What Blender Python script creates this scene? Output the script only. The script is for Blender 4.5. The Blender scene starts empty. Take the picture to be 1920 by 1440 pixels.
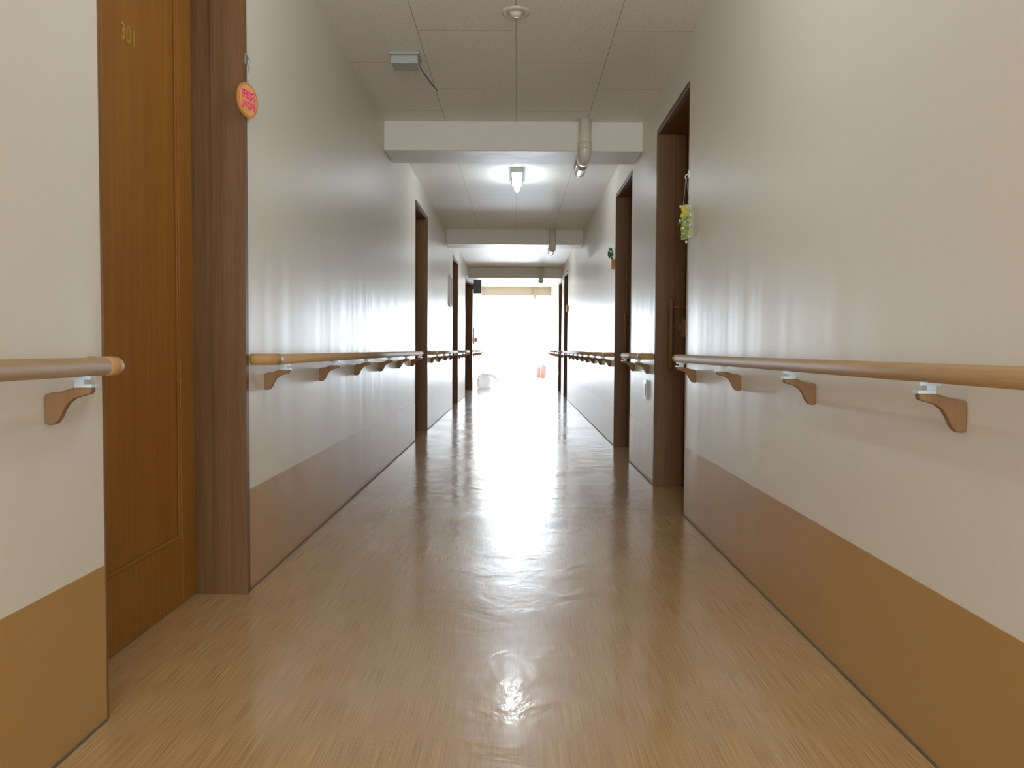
import bpy, math, random
from mathutils import Vector, Matrix, noise
random.seed(4)
S = bpy.context.scene
COL = S.collection

# ------------------------------------------------------------------ materials
def new_mat(name):
    m = bpy.data.materials.new(name); m.use_nodes = True
    nt = m.node_tree
    return m, nt, nt.nodes, nt.links, nt.nodes['Principled BSDF']

def simple(name, col, rough=0.5, metal=0.0, emis=None, estr=0.0, var=0.06, scale=30, spec=0.5):
    m, nt, N, L, P = new_mat(name)
    tc = N.new('ShaderNodeTexCoord')
    no = N.new('ShaderNodeTexNoise'); no.inputs['Scale'].default_value = scale
    L.new(tc.outputs['Object'], no.inputs['Vector'])
    r = N.new('ShaderNodeValToRGB')
    r.color_ramp.elements[0].position = 0.3; r.color_ramp.elements[1].position = 0.7
    r.color_ramp.elements[0].color = [c*(1-var) for c in col]+[1]
    r.color_ramp.elements[1].color = [min(1, c*(1+var)) for c in col]+[1]
    L.new(no.outputs['Fac'], r.inputs['Fac'])
    L.new(r.outputs['Color'], P.inputs['Base Color'])
    P.inputs['Roughness'].default_value = rough
    P.inputs['Metallic'].default_value = metal
    P.inputs['Specular IOR Level'].default_value = spec
    if emis:
        P.inputs['Emission Color'].default_value = list(emis)+[1]
        P.inputs['Emission Strength'].default_value = estr
    return m

def wood(name, c1, c2, rough=0.35, axis='Z', scale=60, spec=0.35):
    m, nt, N, L, P = new_mat(name)
    tc = N.new('ShaderNodeTexCoord')
    mp = N.new('ShaderNodeMapping')
    s = {'X': (0.03, 1, 1), 'Y': (1, 0.03, 1), 'Z': (1, 1, 0.03)}[axis]
    mp.inputs['Scale'].default_value = s
    L.new(tc.outputs['Object'], mp.inputs['Vector'])
    n1 = N.new('ShaderNodeTexNoise'); n1.inputs['Scale'].default_value = scale*4
    n1.inputs['Detail'].default_value = 4
    n2 = N.new('ShaderNodeTexNoise'); n2.inputs['Scale'].default_value = scale*0.8
    n2.inputs['Detail'].default_value = 3
    L.new(mp.outputs['Vector'], n1.inputs['Vector']); L.new(mp.outputs['Vector'], n2.inputs['Vector'])
    mx = N.new('ShaderNodeMath'); mx.operation = 'ADD'
    L.new(n1.outputs['Fac'], mx.inputs[0]); L.new(n2.outputs['Fac'], mx.inputs[1])
    r = N.new('ShaderNodeValToRGB')
    r.color_ramp.elements[0].position = 0.38; r.color_ramp.elements[1].position = 0.64
    ml = N.new('ShaderNodeMath'); ml.operation = 'MULTIPLY'; ml.inputs[1].default_value = 0.5
    L.new(mx.outputs[0], ml.inputs[0]); L.new(ml.outputs[0], r.inputs['Fac'])
    r.color_ramp.elements[0].color = list(c1)+[1]; r.color_ramp.elements[1].color = list(c2)+[1]
    L.new(r.outputs['Color'], P.inputs['Base Color'])
    P.inputs['Roughness'].default_value = rough
    P.inputs['Specular IOR Level'].default_value = spec
    b = N.new('ShaderNodeBump'); b.inputs['Strength'].default_value = 0.05; b.inputs['Distance'].default_value = 0.002
    L.new(n1.outputs['Fac'], b.inputs['Height']); L.new(b.outputs['Normal'], P.inputs['Normal'])
    return m

def wall_mat(name, c, rough, wav=0.5, spec=0.5):
    m, nt, N, L, P = new_mat(name)
    tc = N.new('ShaderNodeTexCoord')
    n0 = N.new('ShaderNodeTexNoise'); n0.inputs['Scale'].default_value = 1.3
    L.new(tc.outputs['Object'], n0.inputs['Vector'])
    r = N.new('ShaderNodeValToRGB')
    r.color_ramp.elements[0].color = [v*0.96 for v in c]+[1]; r.color_ramp.elements[1].color = list(c)+[1]
    L.new(n0.outputs['Fac'], r.inputs['Fac']); L.new(r.outputs['Color'], P.inputs['Base Color'])
    P.inputs['Roughness'].default_value = rough
    P.inputs['Specular IOR Level'].default_value = spec
    mp = N.new('ShaderNodeMapping'); mp.inputs['Scale'].default_value = (1, 1, 0.05)
    L.new(tc.outputs['Object'], mp.inputs['Vector'])
    n1 = N.new('ShaderNodeTexNoise'); n1.inputs['Scale'].default_value = 3.2; n1.inputs['Detail'].default_value = 2
    L.new(mp.outputs['Vector'], n1.inputs['Vector'])
    b1 = N.new('ShaderNodeBump'); b1.inputs['Strength'].default_value = wav; b1.inputs['Distance'].default_value = 0.012
    L.new(n1.outputs['Fac'], b1.inputs['Height'])
    n2 = N.new('ShaderNodeTexNoise'); n2.inputs['Scale'].default_value = 260
    L.new(tc.outputs['Object'], n2.inputs['Vector'])
    b2 = N.new('ShaderNodeBump'); b2.inputs['Strength'].default_value = 0.10; b2.inputs['Distance'].default_value = 0.001
    L.new(n2.outputs['Fac'], b2.inputs['Height']); L.new(b1.outputs['Normal'], b2.inputs['Normal'])
    L.new(b2.outputs['Normal'], P.inputs['Normal'])
    return m

M_wall = wall_mat('wall_cream_paint', (0.82, 0.765, 0.655), 0.38, 0.38)
M_wains = wall_mat('wainscot_brown_vinyl', (0.43, 0.225, 0.060), 0.38, 0.38, 0.45)
M_beam = wall_mat('beam_paint', (0.76, 0.71, 0.61), 0.5)
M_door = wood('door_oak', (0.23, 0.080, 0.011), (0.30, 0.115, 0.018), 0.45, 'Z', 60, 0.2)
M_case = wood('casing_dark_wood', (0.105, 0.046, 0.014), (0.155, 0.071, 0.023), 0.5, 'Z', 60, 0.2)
M_ddoor = wood('door_oak_shaded', (0.045, 0.018, 0.006), (0.07, 0.030, 0.009), 0.5, 'Z', 60, 0.15)  # darkened copy of the door oak, recess shade put into its colour
M_rail = wood('rail_beech', (0.43, 0.25, 0.11), (0.53, 0.325, 0.15), 0.65, 'Y', 70, 0.12)
M_cap = simple('rail_cap_resin', (0.47, 0.245, 0.08), 0.6, spec=0.2)
M_brk = wood('bracket_wood', (0.20, 0.10, 0.038), (0.25, 0.13, 0.052), 0.65, 'Z', 50, 0.2)
M_clip = simple('clip_grey_metal', (0.58, 0.66, 0.72), 0.4, 0.1)
M_white = simple('white_enamel', (0.8, 0.83, 0.82), 0.4)
M_pipe = simple('pipe_cream_pvc', (0.70, 0.63, 0.50), 0.3)
M_foil = simple('pipe_glossy', (0.72, 0.68, 0.60), 0.12, 0.5)
M_seam = simple('dark_caulk', (0.10, 0.07, 0.05), 0.7)
M_tube = simple('tube_glow', (0.95, 1, 1), 0.3, emis=(0.86, 0.95, 1.0), estr=52)
M_grey = simple('grey_green_plastic', (0.36, 0.39, 0.36), 0.45)
M_black = simple('black_plastic', (0.015, 0.015, 0.017), 0.4)
M_dgrey = simple('dark_grey_box', (0.07, 0.07, 0.07), 0.5)
M_gold = simple('gold_lettering', (0.36, 0.22, 0.025), 0.6)
M_orange = simple('painted_orange_face', (0.78, 0.33, 0.11), 0.6, spec=0.2)
M_rim = simple('disc_rim_wood', (0.55, 0.21, 0.04), 0.6, spec=0.2)
M_pink = simple('pink_puff_letters', (0.92, 0.06, 0.17), 0.5)
M_yel = simple('yellow_felt', (0.80, 0.58, 0.02), 0.8)
M_green = simple('green_ribbon', (0.22, 0.34, 0.05), 0.6)
M_lgreen = simple('pale_green_tag', (0.50, 0.54, 0.22), 0.6, var=0.4, scale=70)
M_dkgreen = simple('leaf_green', (0.02, 0.10, 0.02), 0.6)
M_wbead = simple('white_bead', (0.8, 0.8, 0.75), 0.3)
M_string = simple('white_string', (0.6, 0.58, 0.5), 0.8)
M_red = simple('red_paint', (0.82, 0.16, 0.16), 0.35)
M_paper = simple('notice_paper', (0.8, 0.8, 0.78), 0.7)
M_alu = simple('aluminium_white_frame', (0.80, 0.85, 0.88), 0.5, 0.0)
M_steel = simple('brushed_steel', (0.5, 0.5, 0.5), 0.3, 0.9)
M_text = simple('dark_lettering', (0.05, 0.06, 0.05), 0.6)
M_conc = simple('exterior_concrete', (0.6, 0.6, 0.58), 0.8)
# thin translucent bag
M_bag, nt, N, L, P = new_mat('white_plastic_bag')
P.inputs['Base Color'].default_value = (0.95, 0.97, 0.98, 1); P.inputs['Roughness'].default_value = 0.3
tb = N.new('ShaderNodeBsdfTranslucent'); tb.inputs['Color'].default_value = (0.98, 0.99, 1.0, 1)
ms = N.new('ShaderNodeMixShader'); ms.inputs[0].default_value = 0.5
tp = N.new('ShaderNodeBsdfTransparent'); ms2 = N.new('ShaderNodeMixShader'); ms2.inputs[0].default_value = 0.2
nz = N.new('ShaderNodeTexNoise'); nz.inputs['Scale'].default_value = 14
tcb = N.new('ShaderNodeTexCoord'); L.new(tcb.outputs['Object'], nz.inputs['Vector'])
bb_ = N.new('ShaderNodeBump'); bb_.inputs['Strength'].default_value = 0.4; bb_.inputs['Distance'].default_value = 0.02
L.new(nz.outputs['Fac'], bb_.inputs['Height']); L.new(bb_.outputs['Normal'], P.inputs['Normal'])
L.new(P.outputs[0], ms.inputs[1]); L.new(tb.outputs[0], ms.inputs[2])
L.new(ms.outputs[0], ms2.inputs[1]); L.new(tp.outputs[0], ms2.inputs[2]); L.new(ms2.outputs[0], N['Material Output'].inputs['Surface'])

# glass: thin pane
M_glass, nt, N, L, P = new_mat('thin_glass')
N.remove(P)
tr = N.new('ShaderNodeBsdfTransparent'); gl = N.new('ShaderNodeBsdfGlossy'); gl.inputs['Roughness'].default_value = 0.02
lw = N.new('ShaderNodeFresnel'); mxs = N.new('ShaderNodeMixShader')
L.new(lw.outputs[0], mxs.inputs[0]); L.new(tr.outputs[0], mxs.inputs[1]); L.new(gl.outputs[0], mxs.inputs[2])
L.new(mxs.outputs[0], N['Material Output'].inputs['Surface'])

# floor: streaked glossy vinyl
M_floor, nt, N, L, P = new_mat('floor_streaked_vinyl')
tc = N.new('ShaderNodeTexCoord')
mp = N.new('ShaderNodeMapping'); mp.inputs['Scale'].default_value = (1, 0.012, 1)
L.new(tc.outputs['Object'], mp.inputs['Vector'])
n1 = N.new('ShaderNodeTexNoise'); n1.inputs['Scale'].default_value = 420; n1.inputs['Detail'].default_value = 2
n1.inputs['Roughness'].default_value = 0.5
L.new(mp.outputs['Vector'], n1.inputs['Vector'])
r = N.new('ShaderNodeValToRGB')
e = r.color_ramp.elements
e[0].position = 0.28; e[0].color = (0.345, 0.180, 0.060, 1)
e[1].position = 0.72; e[1].color = (0.62, 0.385, 0.165, 1)
L.new(n1.outputs['Fac'], r.inputs['Fac']); L.new(r.outputs['Color'], P.inputs['Base Color'])
n2 = N.new('ShaderNodeTexNoise'); n2.inputs['Scale'].default_value = 2.2; n2.inputs['Detail'].default_value = 4
L.new(tc.outputs['Object'], n2.inputs['Vector'])
rr = N.new('ShaderNodeMapRange'); rr.inputs['From Min'].default_value = 0.38; rr.inputs['From Max'].default_value = 0.62
rr.inputs['To Min'].default_value = 0.08; rr.inputs['To Max'].default_value = 0.18
L.new(n2.outputs['Fac'], rr.inputs['Value']); L.new(rr.outputs['Result'], P.inputs['Coat Roughness'])
P.inputs['Roughness'].default_value = 0.26
n3 = N.new('ShaderNodeTexNoise'); n3.inputs['Scale'].default_value = 6; n3.inputs['Detail'].default_value = 4
n3.inputs['Roughness'].default_value = 0.5; n3.inputs['Distortion'].default_value = 0.6
L.new(tc.outputs['Object'], n3.inputs['Vector'])
b = N.new('ShaderNodeBump'); b.inputs['Strength'].default_value = 0.26; b.inputs['Distance'].default_value = 0.01
L.new(n3.outputs['Fac'], b.inputs['Height']); L.new(b.outputs['Normal'], P.inputs['Normal'])
L.new(b.outputs['Normal'], P.inputs['Coat Normal'])
P.inputs['IOR'].default_value = 1.5
P.inputs['Coat Weight'].default_value = 0.85; P.inputs['Coat IOR'].default_value = 1.55

# ceiling: staggered boards with fissure specks
M_ceil, nt, N, L, P = new_mat('ceiling_boards')
tc = N.new('ShaderNodeTexCoord')
sx = N.new('ShaderNodeSeparateXYZ'); L.new(tc.outputs['Object'], sx.inputs[0])
ax = N.new('ShaderNodeMath'); ax.operation = 'ADD'; ax.inputs[1].default_value = 0.012+4.85
L.new(sx.outputs['X'], ax.inputs[0])
ay = N.new('ShaderNodeMath'); ay.operation = 'ADD'; ay.inputs[1].default_value = 9.1-4.12
L.new(sx.outputs['Y'], ay.inputs[0])
cb = N.new('ShaderNodeCombineXYZ'); L.new(ay.outputs[0], cb.inputs['X']); L.new(ax.outputs[0], cb.inputs['Y'])
br = N.new('ShaderNodeTexBrick'); br.offset = 0.5
br.inputs['Scale'].default_value = 1; br.inputs['Brick Width'].default_value = 0.91; br.inputs['Row Height'].default_value = 0.485
br.inputs['Mortar Size'].default_value = 0.0016; br.inputs['Mortar Smooth'].default_value = 0.1
br.inputs['Color1'].default_value = (0.91, 0.88, 0.81, 1); br.inputs['Color2'].default_value = (0.895, 0.865, 0.795, 1)
br.inputs['Mortar'].default_value = (0.22, 0.20, 0.16, 1)
L.new(cb.outputs[0], br.inputs['Vector'])
sp = N.new('ShaderNodeTexNoise'); sp.inputs['Scale'].default_value = 95; sp.inputs['Detail'].default_value = 3
L.new(tc.outputs['Object'], sp.inputs['Vector'])
sr = N.new('ShaderNodeValToRGB'); sr.color_ramp.elements[0].position = 0.33; sr.color_ramp.elements[1].position = 0.40
sr.color_ramp.elements[0].color = (0.66, 0.60, 0.56, 1); sr.color_ramp.elements[1].color = (1, 1, 1, 1)
L.new(sp.outputs['Fac'], sr.inputs['Fac'])
mm = N.new('ShaderNodeMix'); mm.data_type = 'RGBA'; mm.blend_type = 'MULTIPLY'; mm.inputs[0].default_value = 1
L.new(br.outputs['Color'], mm.inputs[6]); L.new(sr.outputs['Color'], mm.inputs[7])
L.new(mm.outputs[2], P.inputs['Base Color']); P.inputs['Roughness'].default_value = 0.55

# ------------------------------------------------------------------ mesh builder
class MB:
    def __init__(s): s.v = []; s.f = []; s.sm = []
    def box(s, x0, x1, y0, y1, z0, z1):
        x0, x1 = sorted((x0, x1)); y0, y1 = sorted((y0, y1)); z0, z1 = sorted((z0, z1))
        n = len(s.v)
        s.v += [(x0,y0,z0),(x1,y0,z0),(x1,y1,z0),(x0,y1,z0),(x0,y0,z1),(x1,y0,z1),(x1,y1,z1),(x0,y1,z1)]
        for f in [(0,3,2,1),(4,5,6,7),(0,1,5,4),(1,2,6,5),(2,3,7,6),(3,0,4,7)]:
            s.f.append([n+i for i in f]); s.sm.append(False)
        return s
    def tube(s, pts, r, seg=16, caps=True, r_list=None):
        pts = [Vector(p) for p in pts]; n0 = len(s.v)
        t0 = (pts[1]-pts[0]).normalized()
        up = Vector((0,0,1)) if abs(t0.z) < 0.9 else Vector((1,0,0))
        a = t0.cross(up).normalized()
        for i, p in enumerate(pts):
            if i == 0: t = pts[1]-pts[0]
            elif i == len(pts)-1: t = pts[-1]-pts[-2]
            else: t = (pts[i+1]-p).normalized()+(p-pts[i-1]).normalized()
            t.normalize()
            a = (a-t*a.dot(t)).normalized(); bb = t.cross(a)
            rr_ = r_list[i] if r_list else r
            for k in range(seg):
                an = 2*math.pi*k/seg
                s.v.append(tuple(p+a*math.cos(an)*rr_+bb*math.sin(an)*rr_))
        for i in range(len(pts)-1):
            for k in range(seg):
                k2 = (k+1) % seg
                s.f.append([n0+i*seg+k, n0+i*seg+k2, n0+(i+1)*seg+k2, n0+(i+1)*seg+k]); s.sm.append(True)
        if caps:
            s.f.append([n0+k for k in range(seg)][::-1]); s.sm.append(False)
            m = n0+(len(pts)-1)*seg
            s.f.append([m+k for k in range(seg)]); s.sm.append(False)
        return s
    def prism(s, poly, axis, a0, a1):
        n = len(s.v); c = len(poly)
        for a in (a0, a1):
            for (u, w) in poly:
                s.v.append({'Y': (u, a, w), 'X': (a, u, w), 'Z': (u, w, a)}[axis])
        s.f.append(list(range(n, n+c))); s.sm.append(False)
        s.f.append(list(range(n+c, n+2*c))[::-1]); s.sm.append(False)
        for i in range(c):
            j = (i+1) % c
            s.f.append([n+i, n+j, n+c+j, n+c+i]); s.sm.append(False)
        return s
    def ball(s, c, r, sc=(1,1,1), seg=12, ring=8):
        n0 = len(s.v)
        s.v.append((c[0], c[1], c[2]+r*sc[2]))
        for i in range(1, ring):
            th = math.pi*i/ring
            for k in range(seg):
                ph = 2*math.pi*k/seg
                s.v.append((c[0]+r*sc[0]*math.sin(th)*math.cos(ph), c[1]+r*sc[1]*math.sin(th)*math.sin(ph), c[2]+r*sc[2]*math.cos(th)))
        s.v.append((c[0], c[1], c[2]-r*sc[2])); last = len(s.v)-1
        for k in range(seg):
            k2 = (k+1) % seg
            s.f.append([n0, n0+1+k, n0+1+k2]); s.sm.append(True)
            for i in range(ring-2):
                a_ = n0+1+i*seg
                s.f.append([a_+k, a_+seg+k, a_+seg+k2, a_+k2]); s.sm.append(True)
            a_ = n0+1+(ring-2)*seg
            s.f.append([a_+k, last, a_+k2]); s.sm.append(True)
        return s

WORG = {}
def place(o, origin, parent):
    origin = Vector(origin); WORG[o.name] = origin
    if parent:
        o.parent = parent; o.location = origin-WORG[parent.name]
    else: o.location = origin
    COL.objects.link(o)

def mesh_obj(name, mb, mat, origin=(0,0,0), parent=None, bevel=0, world=True):
    me = bpy.data.meshes.new(name)
    o3 = Vector(origin) if world else Vector((0,0,0))
    me.from_pydata([tuple(Vector(v)-o3) for v in mb.v], [], mb.f)
    me.polygons.foreach_set('use_smooth', mb.sm)
    me.update()
    import bmesh
    bm = bmesh.new(); bm.from_mesh(me); bmesh.ops.recalc_face_normals(bm, faces=bm.faces); bm.to_mesh(me); bm.free()
    me.materials.append(mat)
    o = bpy.data.objects.new(name, me)
    place(o, origin, parent)
    if bevel:
        md = o.modifiers.new('bevel', 'BEVEL'); md.width = bevel; md.segments = 2; md.limit_method = 'ANGLE'
    return o

def root(name, origin, label, category, group=None):
    e_ = bpy.data.objects.new(name, None); e_.empty_display_size = 0.05
    place(e_, origin, None); tag(e_, label, category, group)
    return e_
def tag(o, label, category, group=None):
    o['label'] = label; o['category'] = category
    if group: o['group'] = group
def struct(o, label, category='room'):
    o['kind'] = 'structure'; o['label'] = label; o['category'] = category
    return o

# ------------------------------------------------------------------ dimensions
XL, XR, H = -0.919, 0.857, 2.40
Y0, YE = -4.5, 25.0
YLOB_L, YLOB_R = 21.9, 21.5
DEPTH = 0.17      # door recess
THK = 0.26
HEAD = 2.15
WAINS = 0.352
JN, JF = 0.008, 0.032
L_open = [(1.835, 2.78), (7.50, 8.45), (11.85, 12.85), (14.75, 17.1)]
R_open = [(4.19, 5.08), (6.24, 7.17), (13.95, 14.9), (15.8, 16.8)]
LOBX = 1.35

# ---- shell
def wall(side, F, opens, yend):
    sgn = -1 if side == 'left' else 1
    mb = MB(); bb = MB(); sm = MB()
    y = Y0
    for (a, b_) in opens+[(yend, None)]:
        ye = a-JN if b_ is not None else a
        mb.box(F, F+sgn*THK, y, ye, 0, H)
        bb.box(F-sgn*0.0012, F+sgn*0.01, y+(0.001 if y > Y0 else 0), ye-0.001, 0.0, WAINS)
        sm.box(F-sgn*0.005, F, y+0.002, ye-0.002, 0.0, 0.005)
        if b_ is not None:
            mb.box(F, F+sgn*THK, ye, b_+JF, HEAD+0.03, H); y = b_+JF
    struct(mesh_obj('wall_'+side, mb, M_wall), 'cream painted corridor wall with satin finish', 'wall')
    struct(mesh_obj('baseboard_'+side, bb, M_wains), 'wide brown vinyl skirting band along wall foot', 'baseboard')
    struct(mesh_obj('trim_'+('1' if side == 'left' else '2'), sm, M_seam), 'thin dark sealant line where wall meets floor', 'trim')
wall('left', XL, L_open, YLOB_L)
wall('right', XR, R_open, YLOB_R)

f = MB().box(-1.8, 1.8, Y0-0.2, YE+0.1, -0.12, 0)
struct(mesh_obj('floor', f, M_floor), 'glossy waxed brown streaked vinyl floor', 'floor')
c = MB().box(-1.8, 1.8, Y0-0.2, YE+0.1, H, H+0.12)
struct(mesh_obj('ceiling', c, M_ceil), 'beige fissured acoustic board ceiling with dark seams', 'ceiling')
# rear wall, its opening added to let the fill light in
wb = MB(); RW, RZ0, RZ1 = 0.78, 0.25, 2.25
wb.box(-1.8, -RW, Y0-0.15, Y0, 0, H); wb.box(RW, 1.8, Y0-0.15, Y0, 0, H); wb.box(-RW, RW, Y0-0.15, Y0, 0, RZ0); wb.box(-RW, RW, Y0-0.15, Y0, RZ1, H)
struct(mesh_obj('wall_back', wb, M_wall), 'cream painted wall closing the corridor', 'wall')
def window(n, axis, pos, u0, u1, z0, z1):
    mb = MB(); w = 0.04; um = (u0+u1)/2
    for (a, b_, c0, c1) in ((u0, u0+w, z0, z1), (u1-w, u1, z0, z1), (um-w/2, um+w/2, z0, z1), (u0, u1, z0, z0+w), (u0, u1, z1-w, z1)):
        if axis == 'Y': mb.box(a, b_, pos, pos+0.05, c0, c1)
        else: mb.box(pos, pos+0.05, a, b_, c0, c1)
    return struct(mesh_obj('window_%d' % n, mb, M_alu), 'unseen white aluminium framed window, added for the fill light', 'window')
window(1, 'Y', Y0-0.06, -RW, RW, RZ0, RZ1)  # out of view behind the camera, added around the rear fill
def lobby(side, s, yl, F):
    wl = MB(); X = s*LOBX; a, b_, z0, z1 = yl+0.5, YE-0.4, 0.5, 2.15
    wl.box(X, X+s*0.15, yl, a, 0, H); wl.box(X, X+s*0.15, b_, YE, 0, H); wl.box(X, X+s*0.15, a, b_, 0, z0); wl.box(X, X+s*0.15, a, b_, z1, H)
    wl.box(F+s*THK, X+s*0.15, yl-0.12, yl, 0, H)
    struct(mesh_obj('wall_lobby_'+side, wl, M_wall), 'cream wall of the widened corridor end', 'wall')
    window(2 if s < 0 else 3, 'X', X+s*0.08, a, b_, z0, z1)  # unseen side window, added to house the fill light
    la = bpy.data.lights.new('fill_side', 'AREA'); la.shape = 'RECTANGLE'; la.size = z1-z0; la.size_y = b_-a
    la.energy = 50; la.color = (0.82, 0.92, 1.0)  # added area light, brightens the exit end from out of view
    lo = bpy.data.objects.new('fill_side', la); lo.location = (X+s*0.3, (a+b_)/2, (z0+z1)/2)
    lo.rotation_euler = (0, math.pi/2*s, 0); COL.objects.link(lo)
lobby('left', -1, YLOB_L, XL); lobby('right', 1, YLOB_R, XR)
DX0, DX1, DZ = -0.87, 1.0, 2.12
we = MB(); we.box(-LOBX-0.15, DX0, YE, YE+0.15, 0, H); we.box(DX1, LOBX+0.15, YE, YE+0.15, 0, H); we.box(DX0, DX1, YE, YE+0.15, DZ, H)
struct(mesh_obj('wall_end', we, M_beam), 'pale end wall around the glazed exit doors', 'wall')

# beams
for i, yb in enumerate([5.73, 10.8, 15.85, 20.9]):
    bm_ = MB().box(XL, XR, yb, yb+0.40, 2.20, H)
    struct(mesh_obj('trim_%d' % (3+i), bm_, M_beam, bevel=0.006), 'cream painted boxed ceiling beam crossing the corridor', 'beam')

# ---- doors and casings
tn = 10; dn = 1
def door_set(side, a, b_, handle_far, wide=False):
    global tn, dn
    sgn = -1 if side == 'left' else 1
    F = XL if side == 'left' else XR
    mb = MB()
    mb.box(F-sgn*0.008, F+sgn*0.105, b_, b_+JF, 0, HEAD+0.03)      # far jamb, front step
    mb.box(F+sgn*0.105, F+sgn*(THK-0.01), b_+0.005, b_+JF, 0, HEAD+0.03)
    mb.box(F-sgn*0.002, F+sgn*(THK-0.01), a-JN, a, 0, HEAD+0.03)     # near jamb
    mb.box(F-sgn*0.008, F+sgn*(THK-0.01), a, b_, HEAD, HEAD+0.03)      # head
    struct(mesh_obj('trim_%d' % tn, mb, M_case, bevel=0.0015), 'dark brown wooden door casing with deep reveal', 'door frame'); tn += 1
    X = F+sgn*DEPTH; Xi = X+sgn*0.04
    mb = MB()
    leaves = [(a, b_+0.005)] if not wide else [(a, (a+b_)/2), ((a+b_)/2, b_+0.005)]
    for (la, lb) in leaves:
        st = 0.11; rb = 0.215; rt = 0.12
        mb.box(X, Xi, la, la+st, 0.004, HEAD); mb.box(X, Xi, lb-st, lb, 0.004, HEAD)
        mb.box(X, Xi, la+st, lb-st, 0.004, rb); mb.box(X, Xi, la+st, lb-st, HEAD-rt, HEAD)
        mb.box(X+sgn*0.010, Xi, la+st, lb-st, rb, HEAD-rt)
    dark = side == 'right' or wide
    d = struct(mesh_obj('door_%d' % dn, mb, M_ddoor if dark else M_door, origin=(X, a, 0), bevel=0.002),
               'brown oak veneer sliding door with inset panel', 'door'); dn += 1
    for (la, lb) in leaves:
        st = 0.11; rb = 0.215; rt = 0.12; w = 0.012
        mo = MB()
        p0, p1, q0, q1 = la+st, lb-st, rb, HEAD-rt
        mo.box(X+sgn*0.003, X+sgn*0.010, p0, p0+w, q0, q1); mo.box(X+sgn*0.003, X+sgn*0.010, p1-w, p1, q0, q1)
        mo.box(X+sgn*0.003, X+sgn*0.010, p0+w, p1-w, q0, q0+w); mo.box(X+sgn*0.003, X+sgn*0.010, p0+w, p1-w, q1-w, q1)
        mesh_obj('panel_moulding', mo, M_ddoor if dark else M_door, origin=(X, la, 0), parent=d, bevel=0.002)
    hy = (b_-0.10) if handle_far else (a+0.07)
    h = MB()
    hx = X-sgn*(0.10 if handle_far else 0.045)
    h.tube([(hx, hy, 0.72), (hx, hy, 0.74), (hx, hy, 1.14), (hx, hy, 1.16)], 0.012, 12, r_list=[0.008, 0.015, 0.015, 0.008])
    h.tube([(hx, hy, 0.78), (X, hy, 0.78)], 0.008, 10); h.tube([(hx, hy, 1.10), (X, hy, 1.10)], 0.008, 10)
    mesh_obj('handle', h, M_case, origin=(X, hy, 0.72), parent=d)
    k = MB().box(X, X-sgn*0.05, hy-0.03-0.06, hy+0.0-0.06, 0.92, 1.02)
    k.tube([(X-sgn*0.05, hy-0.075, 0.975), (X-sgn*0.065, hy-0.075, 0.975)], 0.014, 12)
    mesh_obj('lock', k, M_brk, origin=(X, hy, 0.97), parent=d, bevel=0.002)
    return d, X
d301 = None
for i, (a, b_) in enumerate(L_open):
    d, X = door_set('left', a, b_, False, wide=(i == 3))  # wide pair stands in for an open, dark recess without doors
    if i == 0: d301 = d; X301 = X
for (a, b_) in R_open:
    door_set('right', a, b_, True)

def text_mesh(name, s, size, extrude, mat, loc, rot, parent, offset=0.0):
    cu = bpy.data.curves.new(name+'_c', 'FONT'); cu.body = s; cu.size = size; cu.extrude = extrude
    cu.align_x = 'CENTER'; cu.align_y = 'CENTER'; cu.offset = offset
    t = bpy.data.objects.new(name+'_tmp', cu); COL.objects.link(t)
    bpy.context.view_layer.update()
    dg = bpy.context.evaluated_depsgraph_get()
    me = bpy.data.meshes.new_from_object(t.evaluated_get(dg))
    bpy.data.objects.remove(t)
    me.materials.clear(); me.materials.append(mat)
    o = bpy.data.objects.new(name, me); o.rotation_euler = rot
    place(o, loc, parent)
    return o
text_mesh('room_number', '301', 0.066, 0.001, M_gold, (X301-0.0095, 2.36, 1.715), (math.pi/2, 0, math.pi/2), d301, 0.0008)

# ---- handrails
RZ = 0.80; RO = 0.072; RR = 0.0185
prof = [(0.090,-0.036),(0.094,-0.044),(0.090,-0.052),(0.074,-0.056),(0.058,-0.061),(0.046,-0.070),(0.037,-0.084),(0.030,-0.099),(0.022,-0.110),
        (0.012,-0.114),(0.0,-0.112),(0.0,-0.054),(0.012,-0.050),(0.03,-0.048),(0.05,-0.042),(0.066,-0.037)]
def temp_mesh(name, mb, mat):
    o = mesh_obj(name, mb, mat, world=False); me = o.data; bpy.data.objects.remove(o); return me
me_brk = temp_mesh('bracket', MB().prism(prof, 'Y', -0.010, 0.010), M_brk)
cl = MB(); cl.box(0.052, 0.092, -0.010, 0.010, -0.024, -0.017); cl.box(0.060, 0.078, -0.009, 0.009, -0.04, -0.02); cl.box(0.062, 0.096, -0.013, 0.013, -0.039, -0.033)
me_clip = temp_mesh('bracket_clip', cl, M_clip)
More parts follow.
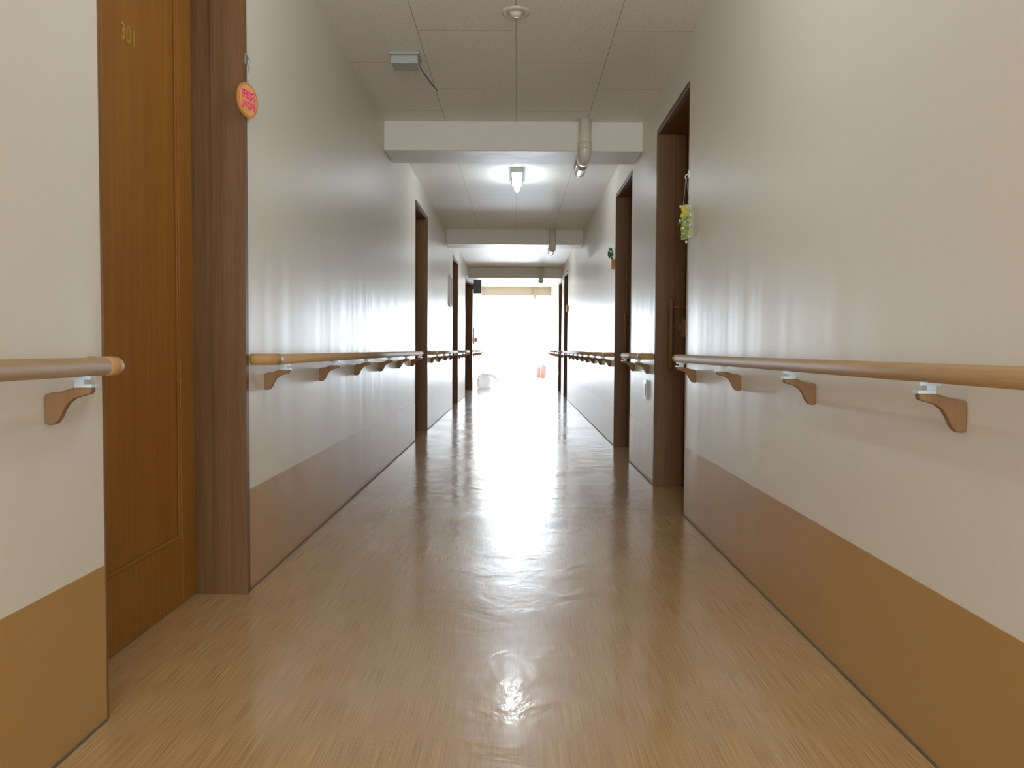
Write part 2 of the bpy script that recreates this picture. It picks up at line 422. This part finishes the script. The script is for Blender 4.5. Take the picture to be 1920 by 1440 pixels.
def handrail(side, y0, y1, br, label):
    F = XL if side == 'left' else XR
    s = 1 if side == 'left' else -1
    r_ = root('handrail', (F, y0, RZ), label, 'handrail', 'wooden handrails along the corridor')
    R = 0.045; xc = F+s*RO
    mb = MB().tube([(xc, y0+R+0.03, RZ), (xc, (y0+y1)/2, RZ), (xc, y1-R-0.03, RZ)], RR, 20)
    mesh_obj('rail', mb, M_rail, origin=(xc, y0+R, RZ), parent=r_)
    for (ye, d) in ((y0, 1), (y1, -1)):
        pts = [(F+s*0.001, ye+d*RR, RZ)]
        cx, cy = F+s*(RO-R), ye+d*(RR+R)
        for k in range(0, 9):
            an = math.pi/2*k/8
            pts.append((cx+s*R*math.sin(an), cy-d*R*math.cos(an), RZ))
        pts.append((xc, ye+d*(R+RR+0.035), RZ))
        mesh_obj('end_cap', MB().tube(pts, RR+0.0012, 20), M_cap, origin=(F, ye, RZ), parent=r_)['label'] = 'orange-tan resin curved end cap'
    for yb in br:
        b1 = bpy.data.objects.new('bracket', me_brk); b1.rotation_euler = (0, 0, 0 if s == 1 else math.pi)
        md = b1.modifiers.new('bevel', 'BEVEL'); md.width = 0.004; md.segments = 2
        place(b1, (F, yb, RZ), r_)
        c1 = bpy.data.objects.new('bracket_clip', me_clip)
        c1.parent = b1; COL.objects.link(c1); c1['label'] = 'pale grey metal clip'
def rng(a, step, b_):
    o = []
    while a < b_: o.append(a); a += step
    return o
lab = 'round beech handrail on curved wooden wall brackets'
handrail('left', -1.2, 1.79, [-0.77, 0.03, 0.83, 1.61], lab+' before door 301')
handrail('left', 2.84, 7.42, [3.01, 3.85, 4.69, 5.52, 6.36, 7.20], lab+' after door 301')
handrail('left', 8.56, 11.78, rng(8.85, 0.85, 11.7), lab)
handrail('left', 12.95, 14.68, rng(13.15, 0.7, 14.6), 'short '+lab)
handrail('left', 17.25, 21.7, rng(17.5, 0.85, 21.5), lab+' towards the exit')
handrail('right', -1.2, 4.12, [-0.79, 0.0, 0.79, 1.58, 2.37, 3.16, 3.95], 'long '+lab)
handrail('right', 5.17, 6.17, [5.33, 6.0], 'short '+lab+' between two doors')
handrail('right', 7.26, 13.87, rng(7.5, 0.8, 13.8), 'long '+lab)
handrail('right', 15.0, 15.73, [15.15, 15.58], 'short '+lab+' between two doors')
handrail('right', 16.9, 21.3, rng(17.2, 0.8, 21.2), lab+' towards the exit')

# ---- fluorescent lights
def build_light(yc):
    r_ = root('ceiling_light', (-0.005, yc, H), 'white batten ceiling light with glowing fluorescent tube', 'ceiling light', 'fluorescent lights along the ceiling')
    Lh = 0.30
    mb = MB().prism([(-0.060, H), (0.050, H), (0.040, H-0.045), (-0.050, H-0.045)], 'Y', yc-Lh, yc+Lh)
    mesh_obj('housing', mb, M_white, origin=(-0.005, yc, H), parent=r_, bevel=0.003)
    for d in (-1, 1):
        s_ = MB().box(-0.013, 0.003, yc+d*(Lh-0.03), yc+d*(Lh-0.045), H-0.072, H-0.04)
        mesh_obj('socket', s_, M_white, origin=(-0.005, yc+d*Lh, H-0.05), parent=r_, bevel=0.002)
    zt = H-0.076
    t = MB().tube([(-0.005, yc-Lh, zt), (-0.005, yc-Lh+0.008, zt), (-0.005, yc, zt), (-0.005, yc+Lh-0.008, zt), (-0.005, yc+Lh, zt)], 0.024, 16, r_list=[0.018, 0.024, 0.024, 0.024, 0.018])
    mesh_obj('tube', t, M_tube, origin=(-0.005, yc, zt), parent=r_)
for yc in (-2.9, 2.2, 7.45, 12.8, 18.0): build_light(yc)

# ---- round ceiling downlight
YDL = 3.89
r_ = root('downlight', (-0.012, YDL, H), 'small round recessed ceiling downlight with cream ring', 'ceiling light')
mb = MB()
def ring(mb, c, prof, seg=32):
    n0 = len(mb.v); m = len(prof)
    for k in range(seg):
        an = 2*math.pi*k/seg
        for (r, z) in prof: mb.v.append((c[0]+r*math.cos(an), c[1]+r*math.sin(an), c[2]+z))
    for k in range(seg):
        k2 = (k+1) % seg
        for i in range(m-1):
            mb.f.append([n0+k*m+i, n0+k*m+i+1, n0+k2*m+i+1, n0+k2*m+i]); mb.sm.append(True)
ring(mb, (-0.012, YDL, H), [(0.066, 0.0), (0.064, -0.006), (0.050, -0.012), (0.042, -0.006), (0.040, 0.0)])
mesh_obj('trim_ring', mb, M_pipe, origin=(-0.012, YDL, H), parent=r_)
mb = MB(); ring(mb, (-0.012, YDL, H), [(0.040, -0.001), (0.030, -0.010), (0.022, -0.020), (0.012, -0.024), (0.0005, -0.025)])
mesh_obj('lens', mb, M_wbead, origin=(-0.012, YDL, H), parent=r_)

# ---- antenna receiver
r_ = root('antenna_receiver', (-0.60, 4.47, H), 'grey ceiling-mounted wireless receiver box with two black antennas', 'receiver')
mb = MB().box(-0.68, -0.52, 4.40, 4.54, H-0.014, H); mb.box(-0.672, -0.528, 4.41, 4.535, H-0.06, H-0.014)
mesh_obj('body', mb, M_grey, origin=(-0.60, 4.47, H), parent=r_, bevel=0.006)
for (x, dx) in ((-0.55, 0.0), (-0.535, 0.004)):
    p = Vector((x, 4.52 if dx else 4.44, H-0.045)); q = p+Vector((0.062, 0.36, -0.012))
    mesh_obj('antenna', MB().tube([p, p.lerp(q, .1), p.lerp(q, .12), q], 0.004, 8, r_list=[0.006, 0.006, 0.0042, 0.0042]), M_black, origin=tuple(p), parent=r_)

# ---- pipes round the beams
def pipe(yb, px):
    r_ = root('drain_pipe', (px, yb-0.06, H), 'cream plastic pipe looping under the ceiling beam', 'pipe', 'pipes passing under the beams')
    rad = 0.042; ya, yz, zl = yb-0.058, yb+0.40+0.058, 2.146
    R = 0.055
    pts = [(px, ya, H), (px, ya, zl+R)]
    for k in range(1, 8):
        an = math.pi/2*k/8; pts.append((px, ya+R-R*math.cos(an), zl+R-R*math.sin(an)))
    pts.append((px, ya+R, zl))
    up = [(px, yz-R, zl)]
    for k in range(1, 9):
        an = math.pi/2*k/8; up.append((px, yz-R+R*math.sin(an), zl+R-R*math.cos(an)))
    up.append((px, yz, H))
    mesh_obj('pipe_drop', MB().tube(pts, rad, 20), M_pipe, origin=(px, ya, H), parent=r_)
    mesh_obj('pipe_riser', MB().tube(up, rad, 20), M_pipe, origin=(px, yz, H), parent=r_)
    mesh_obj('pipe_run', MB().tube([(px, ya+R, zl), (px, yz-R, zl)], rad-0.003, 20), M_foil, origin=(px, ya+R, zl), parent=r_)
    mesh_obj('collar', MB().tube([(px, ya, zl+R+0.04), (px, ya, zl+R-0.005)], rad+0.005, 20), M_pipe, origin=(px, ya, zl+R), parent=r_)
    mesh_obj('collar', MB().tube([(px, ya+R-0.01, zl), (px, ya+R+0.03, zl)], rad+0.005, 20), M_pipe, origin=(px, ya+R, zl), parent=r_)
for yb in (5.73, 10.8, 15.85, 20.9): pipe(yb, 0.455)

# ---- round hanging sign by door 301
hy_ = 2.80
r_ = root('hanging_door_sign', (XL+0.012, hy_, 1.80), 'round orange wooden plaque with pink letters hanging on hook', 'door sign')
hk = MB().box(XL+0.008, XL+0.012, hy_-0.010, hy_+0.010, 1.785, 1.82)
hk.tube([(XL+0.012, hy_, 1.81), (XL+0.022, hy_, 1.80), (XL+0.026, hy_, 1.788), (XL+0.020, hy_, 1.781), (XL+0.014, hy_, 1.785)], 0.002, 8)
mesh_obj('hook', hk, M_steel, origin=(XL+0.012, hy_, 1.80), parent=r_)
cd = MB(); cd.tube([(XL+0.02, hy_, 1.783), (XL+0.02, hy_-0.004, 1.755), (XL+0.019, hy_-0.01, 1.722)], 0.0018, 8)
mesh_obj('chain', cd, M_steel, origin=(XL+0.02, hy_, 1.785), parent=r_)
def frame(dc, nrm):
    dc = Vector(dc); nrm = Vector(nrm).normalized(); tg = Vector((0, 0, 1)).cross(nrm).normalized()
    return lambda u, v, w: tuple(dc+tg*u+Vector((0,0,1))*v+nrm*w)
dcp = (XL+0.012, 2.79, 1.664)
dpt = frame(dcp, (0.965, -0.26, 0))
def disc(r, h0, h1):
    m_ = MB(); m_.tube([dpt(0,0,h0), dpt(0,0,h1)], r, 36); return m_
mesh_obj('plaque_back', disc(0.058, 0.0, 0.008), M_rim, origin=dcp, parent=r_, bevel=0.002)
mesh_obj('plaque_face', disc(0.050, 0.008, 0.009), M_orange, origin=dcp, parent=r_)
# puffy hand-shaped letters in two rows (strokes in a unit cell)
glyphs = [[[(0,.9),(1,.9)],[(.5,1),(.5,0),(.1,.2)],[(.1,.5),(.9,.45)]],
          [[(.1,1),(.1,0),(.3,.2)],[(.4,.8),(1,.8)],[(.7,1),(.7,.1),(1,0)]],
          [[(0,.8),(1,.8)],[(.3,1),(.3,.1),(.8,0)],[(.9,.5),(1,.2)]],
          [[(0,1),(.9,1),(.2,.4),(.9,.4),(.6,0)]],
          [[(.1,.9),(.1,.1),(.5,0)],[(.8,.9),(.9,.3)]],
          [[(0,.7),(1,.8)],[(.4,1),(.2,.3),(.9,.3),(.7,0)]],
          [[(.1,1),(.2,0)],[(.5,.8),(1,.8),(.7,.2),(.4,0)]],
          [[(.5,1),(.1,.5),(.6,0)],[(.6,.7),(1,.5)]]]
pk = MB()
for i, g_ in enumerate(glyphs):
    row, col = divmod(i, 4)
    u0 = -0.040+col*0.0205; v0 = 0.004 if row == 0 else -0.029
    for st in g_:
        pts = [dpt(u0+x*0.016, v0+y*0.025, 0.0105) for (x, y) in st]
        pk.tube(pts, 0.0028, 8)
mesh_obj('lettering', pk, M_pink, origin=dcp, parent=r_)

# ---- flower ornament at first right door
ox, oy = XR-0.014, 4.165
r_ = root('hanging_ornament', (ox, oy, 1.70), 'handmade ornament with yellow flower, green ribbon, white beads', 'ornament')
hk = MB(); hk.box(XR-0.0, XR-0.006, oy-0.012, oy+0.012, 1.70, 1.735); hk.tube([(XR-0.006, oy, 1.72), (XR-0.018, oy, 1.712), (XR-0.022, oy, 1.70), (XR-0.014, oy, 1.694)], 0.003, 8)
mesh_obj('hook', hk, M_white, origin=(XR, oy, 1.71), parent=r_)
oc = (XR-0.022, 4.125, 1.475)
op = frame(oc, (-0.86, -0.51, 0))
mesh_obj('string', MB().tube([(ox-0.004, oy, 1.70), op(-0.022, 0.082, 0.0), op(0.026, 0.082, 0.0), (ox-0.004, oy-0.003, 1.70)], 0.0008, 6), M_string, origin=(ox, oy, 1.7), parent=r_)
def plate(fn, u0, u1, v0, v1, w0, w1):
    m_ = MB(); m_.v = [fn(u, v, w) for w in (w0, w1) for (u, v) in ((u0, v0), (u1, v0), (u1, v1), (u0, v1))]
    m_.f = [[0,3,2,1],[4,5,6,7],[0,1,5,4],[1,2,6,5],[2,3,7,6],[3,0,4,7]]; m_.sm = [False]*6
    return m_
mesh_obj('tag', plate(op, -0.032, 0.034, -0.085, 0.085, -0.003, 0.003), M_lgreen, origin=oc, parent=r_, bevel=0.002)
for (u, v) in ((-0.020, 0.070), (-0.008, 0.050), (-0.024, 0.034)):
    fl = MB()
    for k in range(5):
        an = k*math.pi*0.4
        fl.ball(op(u+0.008*math.cos(an), v+0.008*math.sin(an), 0.006), 0.0055, (0.7, 0.9, 1), 8, 6)
    fl.ball(op(u, v, 0.009), 0.004, seg=8, ring=6)
    mesh_obj('flower', fl, M_yel, origin=op(u, v, 0.008), parent=r_)
rb = MB(); random.seed(3)
for k in range(26):
    u = random.uniform(-0.035, 0.02); v = random.uniform(-0.07, 0.03); an = random.uniform(-1.4, 1.4)-1.57; l = random.uniform(0.015, 0.035)
    rb.tube([op(u, v, 0.006), op(u+math.cos(an)*l*.5, v+math.sin(an)*l*.5, 0.010), op(u+math.cos(an)*l, v+math.sin(an)*l, 0.005)], 0.003, 6, r_list=[0.001, 0.0032, 0.001])
mesh_obj('ribbon', rb, M_green, origin=oc, parent=r_)
for (u, v) in ((0.036, 0.07), (0.038, 0.03), (0.036, -0.02), (-0.036, 0.01), (0.03, -0.075), (0.012, -0.10), (-0.034, 0.08), (0.0, 0.0), (-0.015, -0.03)):
    mesh_obj('bead', MB().ball(op(u, v, 0.008), 0.006, seg=10, ring=8), M_wbead, origin=op(u, v, 0.008), parent=r_)

# ---- leafy ornament beyond second right door
ox, oy = XR-0.012, 7.29
r_ = root('hanging_ornament', (ox, oy, 1.74), 'small wooden tag with dark green artificial leaves', 'ornament')
lf = MB(); random.seed(5)
for k in range(26):
    a1 = random.uniform(0, 6.28); rr_ = random.uniform(0.0, 0.04)
    p = Vector((XR-0.022-random.uniform(0, 0.035), oy+rr_*math.cos(a1), 1.68+rr_*math.sin(a1)*1.2))
    lf.ball(tuple(p), 0.014, (0.6, 1, random.uniform(0.5, 1.2)), 8, 6)
mesh_obj('leaves', lf, M_dkgreen, origin=(ox, oy, 1.68), parent=r_)
mesh_obj('tag', MB().box(XR-0.002, XR-0.03, oy-0.035, oy+0.035, 1.55, 1.63), M_rim, origin=(ox, oy, 1.6), parent=r_, bevel=0.003)
mesh_obj('string', MB().tube([(XR-0.003, oy, 1.74), (XR-0.012, oy, 1.70), (XR-0.012, oy, 1.6)], 0.0015, 6), M_string, origin=(ox, oy, 1.74), parent=r_)
r_ = root('hanging_ornament', (XR, 13.9, 1.65), 'small orange round tag hanging beside a door', 'ornament')
mesh_obj('plaque', MB().tube([(XR-0.001, 13.86, 1.53), (XR-0.03, 13.86, 1.53)], 0.06, 20), M_rim, origin=(XR, 13.86, 1.53), parent=r_)
mesh_obj('string', MB().tube([(XR-0.004, 13.86, 1.65), (XR-0.012, 13.86, 1.6), (XR-0.012, 13.86, 1.58)], 0.002, 6), M_string, origin=(XR, 13.86, 1.65), parent=r_)

# ---- outlet plate
r_ = root('wall_outlet', (XR, 5.46, 0.58), 'cream plastic wall outlet plate below the handrail', 'outlet')
mesh_obj('plate', MB().box(XR, XR-0.009, 5.40, 5.52, 0.515, 0.645), M_wbead, origin=(XR, 5.46, 0.58), parent=r_, bevel=0.003)
mesh_obj('socket', MB().box(XR-0.006, XR-0.012, 5.435, 5.485, 0.54, 0.62), M_pipe, origin=(XR, 5.46, 0.58), parent=r_, bevel=0.002)

# ---- notice frame
r_ = root('notice_frame', (XL, 11.4, 1.62), 'white paper notice in thin frame on wall', 'notice')
fr = MB(); a, b_, z0, z1 = 11.2, 11.6, 1.42, 1.84
fr.box(XL, XL+0.02, a, a+0.02, z0, z1); fr.box(XL, XL+0.02, b_-0.02, b_, z0, z1); fr.box(XL, XL+0.02, a+.02, b_-.02, z0, z0+0.02); fr.box(XL, XL+0.02, a+.02, b_-.02, z1-.02, z1)
mesh_obj('frame', fr, M_alu, origin=(XL, 11.4, 1.62), parent=r_)
mesh_obj('paper', MB().box(XL, XL+0.008, a+.02, b_-.02, z0+.02, z1-.02), M_paper, origin=(XL, 11.4, 1.62), parent=r_)

# ---- wall speaker
r_ = root('wall_speaker', (XL, 17.3, 2.2), 'dark grey box speaker mounted high on wall', 'speaker')
mesh_obj('body', MB().box(XL+0.02, XL+0.18, 17.18, 17.38, 1.99, 2.29), M_dgrey, origin=(XL+0.1, 17.3, 2.14), parent=r_, bevel=0.01)
g = MB()
for k in range(8): g.box(XL+0.035, XL+0.165, 17.172, 17.18, 2.02+k*0.03, 2.035+k*0.03)
mesh_obj('grille', g, M_black, origin=(XL+0.1, 17.17, 2.14), parent=r_)
mesh_obj('mount', MB().box(XL, XL+0.02, 17.24, 17.34, 2.08, 2.2), M_black, origin=(XL, 17.3, 2.14), parent=r_)

# ---- red alarm lamp
fa = mesh_obj('fire_alarm', MB().box(XL, XL+0.03, 17.5, 17.7, 0.94, 1.28), M_white, origin=(XL, 17.6, 1.04), bevel=0.004)
tag(fa, 'small red fire alarm lamp on white wall plate', 'fire alarm')
mesh_obj('lamp', MB().ball((XL+0.045, 17.6, 1.04), 0.05, (1, 1, 1)), M_red, origin=(XL+0.03, 17.6, 1.04), parent=fa)

# ---- plastic bag: rounded lumpy heap
mb = MB(); mb.ball((0, 0, 0), 1.0, (1, 1, 1), 64, 40)
vv = []
for v in mb.v:
    p = Vector(v).normalized()
    # superellipsoid-ish rounded heap, higher toward the wall side
    q = Vector([math.copysign(abs(c_)**0.75, c_) for c_ in p])
    n_ = noise.noise(p*2.2+Vector((3, 1, 7)))*0.12+abs(noise.noise(p*4.5+Vector((1, 5, 2))))*0.16+abs(noise.noise(p*10))*0.07
    hgt = 0.30-0.11*max(-0.3, p.x)
    z = hgt*(0.35+0.65*q.z)
    if p.z < -0.5: z = 0.0
    vv.append((q.x*0.235*(1+n_)-0.595, q.y*0.19*(1+n_)+17.75, max(0.0, z*(0.95+n_*0.9))))
mb.v = vv
bag = mesh_obj('plastic_bag', mb, M_bag, origin=(-0.595, 17.75, 0))
tag(bag, 'crumpled white plastic bag lying on the floor by wall', 'plastic bag')

# ---- fire extinguishers
def extinguisher(x, y, h):
    r_ = root('fire_extinguisher', (x, y, 0), 'red fire extinguisher standing by the exit doors', 'fire extinguisher', 'fire extinguishers by the exit')
    R = 0.062; z = h*0.74
    mesh_obj('cylinder', MB().tube([(x, y, 0), (x, y, 0.01), (x, y, z), (x, y, z+0.035), (x, y, z+0.05), (x, y, z+0.075)], R, 20, r_list=[R*0.94, R, R, R*0.7, R*0.35, R*0.3]), M_red, origin=(x, y, 0), parent=r_)
    hd = MB().prism([(y+0.03, z+0.07), (y+0.03, z+0.09), (y-0.09, z+0.125), (y-0.09, z+0.075)], 'X', x-0.01, x+0.01)
    mesh_obj('lever', hd, M_black, origin=(x, y, z+0.08), parent=r_)
    mesh_obj('hose', MB().tube([(x, y, z+0.06), (x+0.05, y-0.01, z+0.05), (x+0.075, y-0.01, z-0.03), (x+0.075, y-0.01, z*0.4)], 0.009, 8), M_black, origin=(x, y, z), parent=r_)
extinguisher(0.79, 24.6, 0.43); extinguisher(0.67, 24.8, 0.36)

# ---- glazed exit doors
d = MB(); YD = YE+0.05
fw = 0.04
d.box(DX0, DX0+fw, YD, YD+0.07, 0, DZ); d.box(DX1-fw, DX1, YD, YD+0.07, 0, DZ); d.box(DX0+fw, DX1-fw, YD, YD+0.07, DZ-fw, DZ)
fo = struct(mesh_obj('door_20', d, M_alu, origin=(DX0, YD, 0)), 'white aluminium double glazed exit doors in bright daylight', 'door')
mid = (DX0+DX1)/2
for (xa, xb, hs) in ((DX0+fw, mid-0.003, 1), (mid+0.003, DX1-fw, -1)):
    m_ = MB(); w = 0.04
    m_.box(xa, xa+w, YD+0.01, YD+0.05, 0.01, DZ-fw-0.004); m_.box(xb-w, xb, YD+0.01, YD+0.05, 0.01, DZ-fw-0.004)
    m_.box(xa+w, xb-w, YD+0.01, YD+0.05, 0.01, 0.08); m_.box(xa+w, xb-w, YD+0.01, YD+0.05, DZ-fw-0.05, DZ-fw-0.004)
    m_.box(xa+w, xb-w, YD+0.01, YD+0.05, 0.93, 0.96)
    mesh_obj('door_leaf', m_, M_alu, origin=(xa, YD, 0), parent=fo)
    mesh_obj('glass', MB().box(xa+w, xb-w, YD+0.028, YD+0.032, 0.08, DZ-fw-0.05), M_glass, origin=(xa, YD, 0.1), parent=fo)
    hx = xb-w/2 if hs == 1 else xa+w/2
    mesh_obj('handle', MB().tube([(hx, YD+0.01, 1.0), (hx, YD-0.03, 1.0), (hx, YD-0.03, 1.25), (hx, YD+0.01, 1.25)], 0.01, 8), M_alu, origin=(hx, YD, 1.1), parent=fo)
r_ = root('exit_sign', (0, YE, 2.2), 'small lettering above the exit doors', 'sign')
mesh_obj('sign_plate', MB().box(-0.17, 0.17, YE-0.012, YE, 2.185, 2.30), M_paper, origin=(0, YE, 2.24), parent=r_)
text_mesh('lettering', '非常口', 0.085, 0.001, M_text, (0, YE-0.014, 2.24), (math.pi/2, 0, 0), r_)

struct(mesh_obj('floor_landing', MB().box(-2.5, 2.5, YE+0.15, YE+4, -0.14, -0.02), M_conc), 'pale concrete landing outside the exit doors', 'floor')

# ------------------------------------------------------------------ light
W = bpy.data.worlds.new('World'); S.world = W; W.use_nodes = True
bg = W.node_tree.nodes['Background']; bg.inputs[0].default_value = (0.78, 0.89, 1.0, 1); bg.inputs[1].default_value = 2.5
la = bpy.data.lights.new('daylight', 'AREA'); la.shape = 'RECTANGLE'; la.size = 2.2; la.size_y = 2.2
la.energy = 2200; la.color = (0.76, 0.88, 1.0)
lo = bpy.data.objects.new('daylight', la); lo.location = ((DX0+DX1)/2, YE+0.45, 1.1); lo.rotation_euler = (-math.pi/2, 0, 0)
COL.objects.link(lo)
la2 = bpy.data.lights.new('fill_rear', 'AREA'); la2.shape = 'RECTANGLE'; la2.size = 1.55; la2.size_y = 2.0
la2.energy = 235; la2.color = (0.88, 0.95, 1.0)  # added fill behind the camera, lifts ambient and camera-facing jambs
lo2 = bpy.data.objects.new('fill_rear', la2); lo2.location = (0, Y0-0.2, 1.25); lo2.rotation_euler = (math.pi/2, 0, 0)
COL.objects.link(lo2)

# ------------------------------------------------------------------ camera
cam = bpy.data.cameras.new('Camera'); cam.sensor_width = 36; cam.lens = 1550/1920*36; cam.clip_start = 0.02
co = bpy.data.objects.new('Camera', cam); COL.objects.link(co)
Rm = Matrix.Rotation(math.radians(0.3), 4, 'Z') @ Matrix.Rotation(math.radians(90-2.4), 4, 'X') @ Matrix.Rotation(math.radians(0.35), 4, 'Z')
co.matrix_world = Matrix.Translation((0, 0, 0.84)) @ Rm
S.camera = co
S.view_settings.view_transform = 'Standard'
S.view_settings.exposure = -0.48
S.view_settings.gamma = 1.2
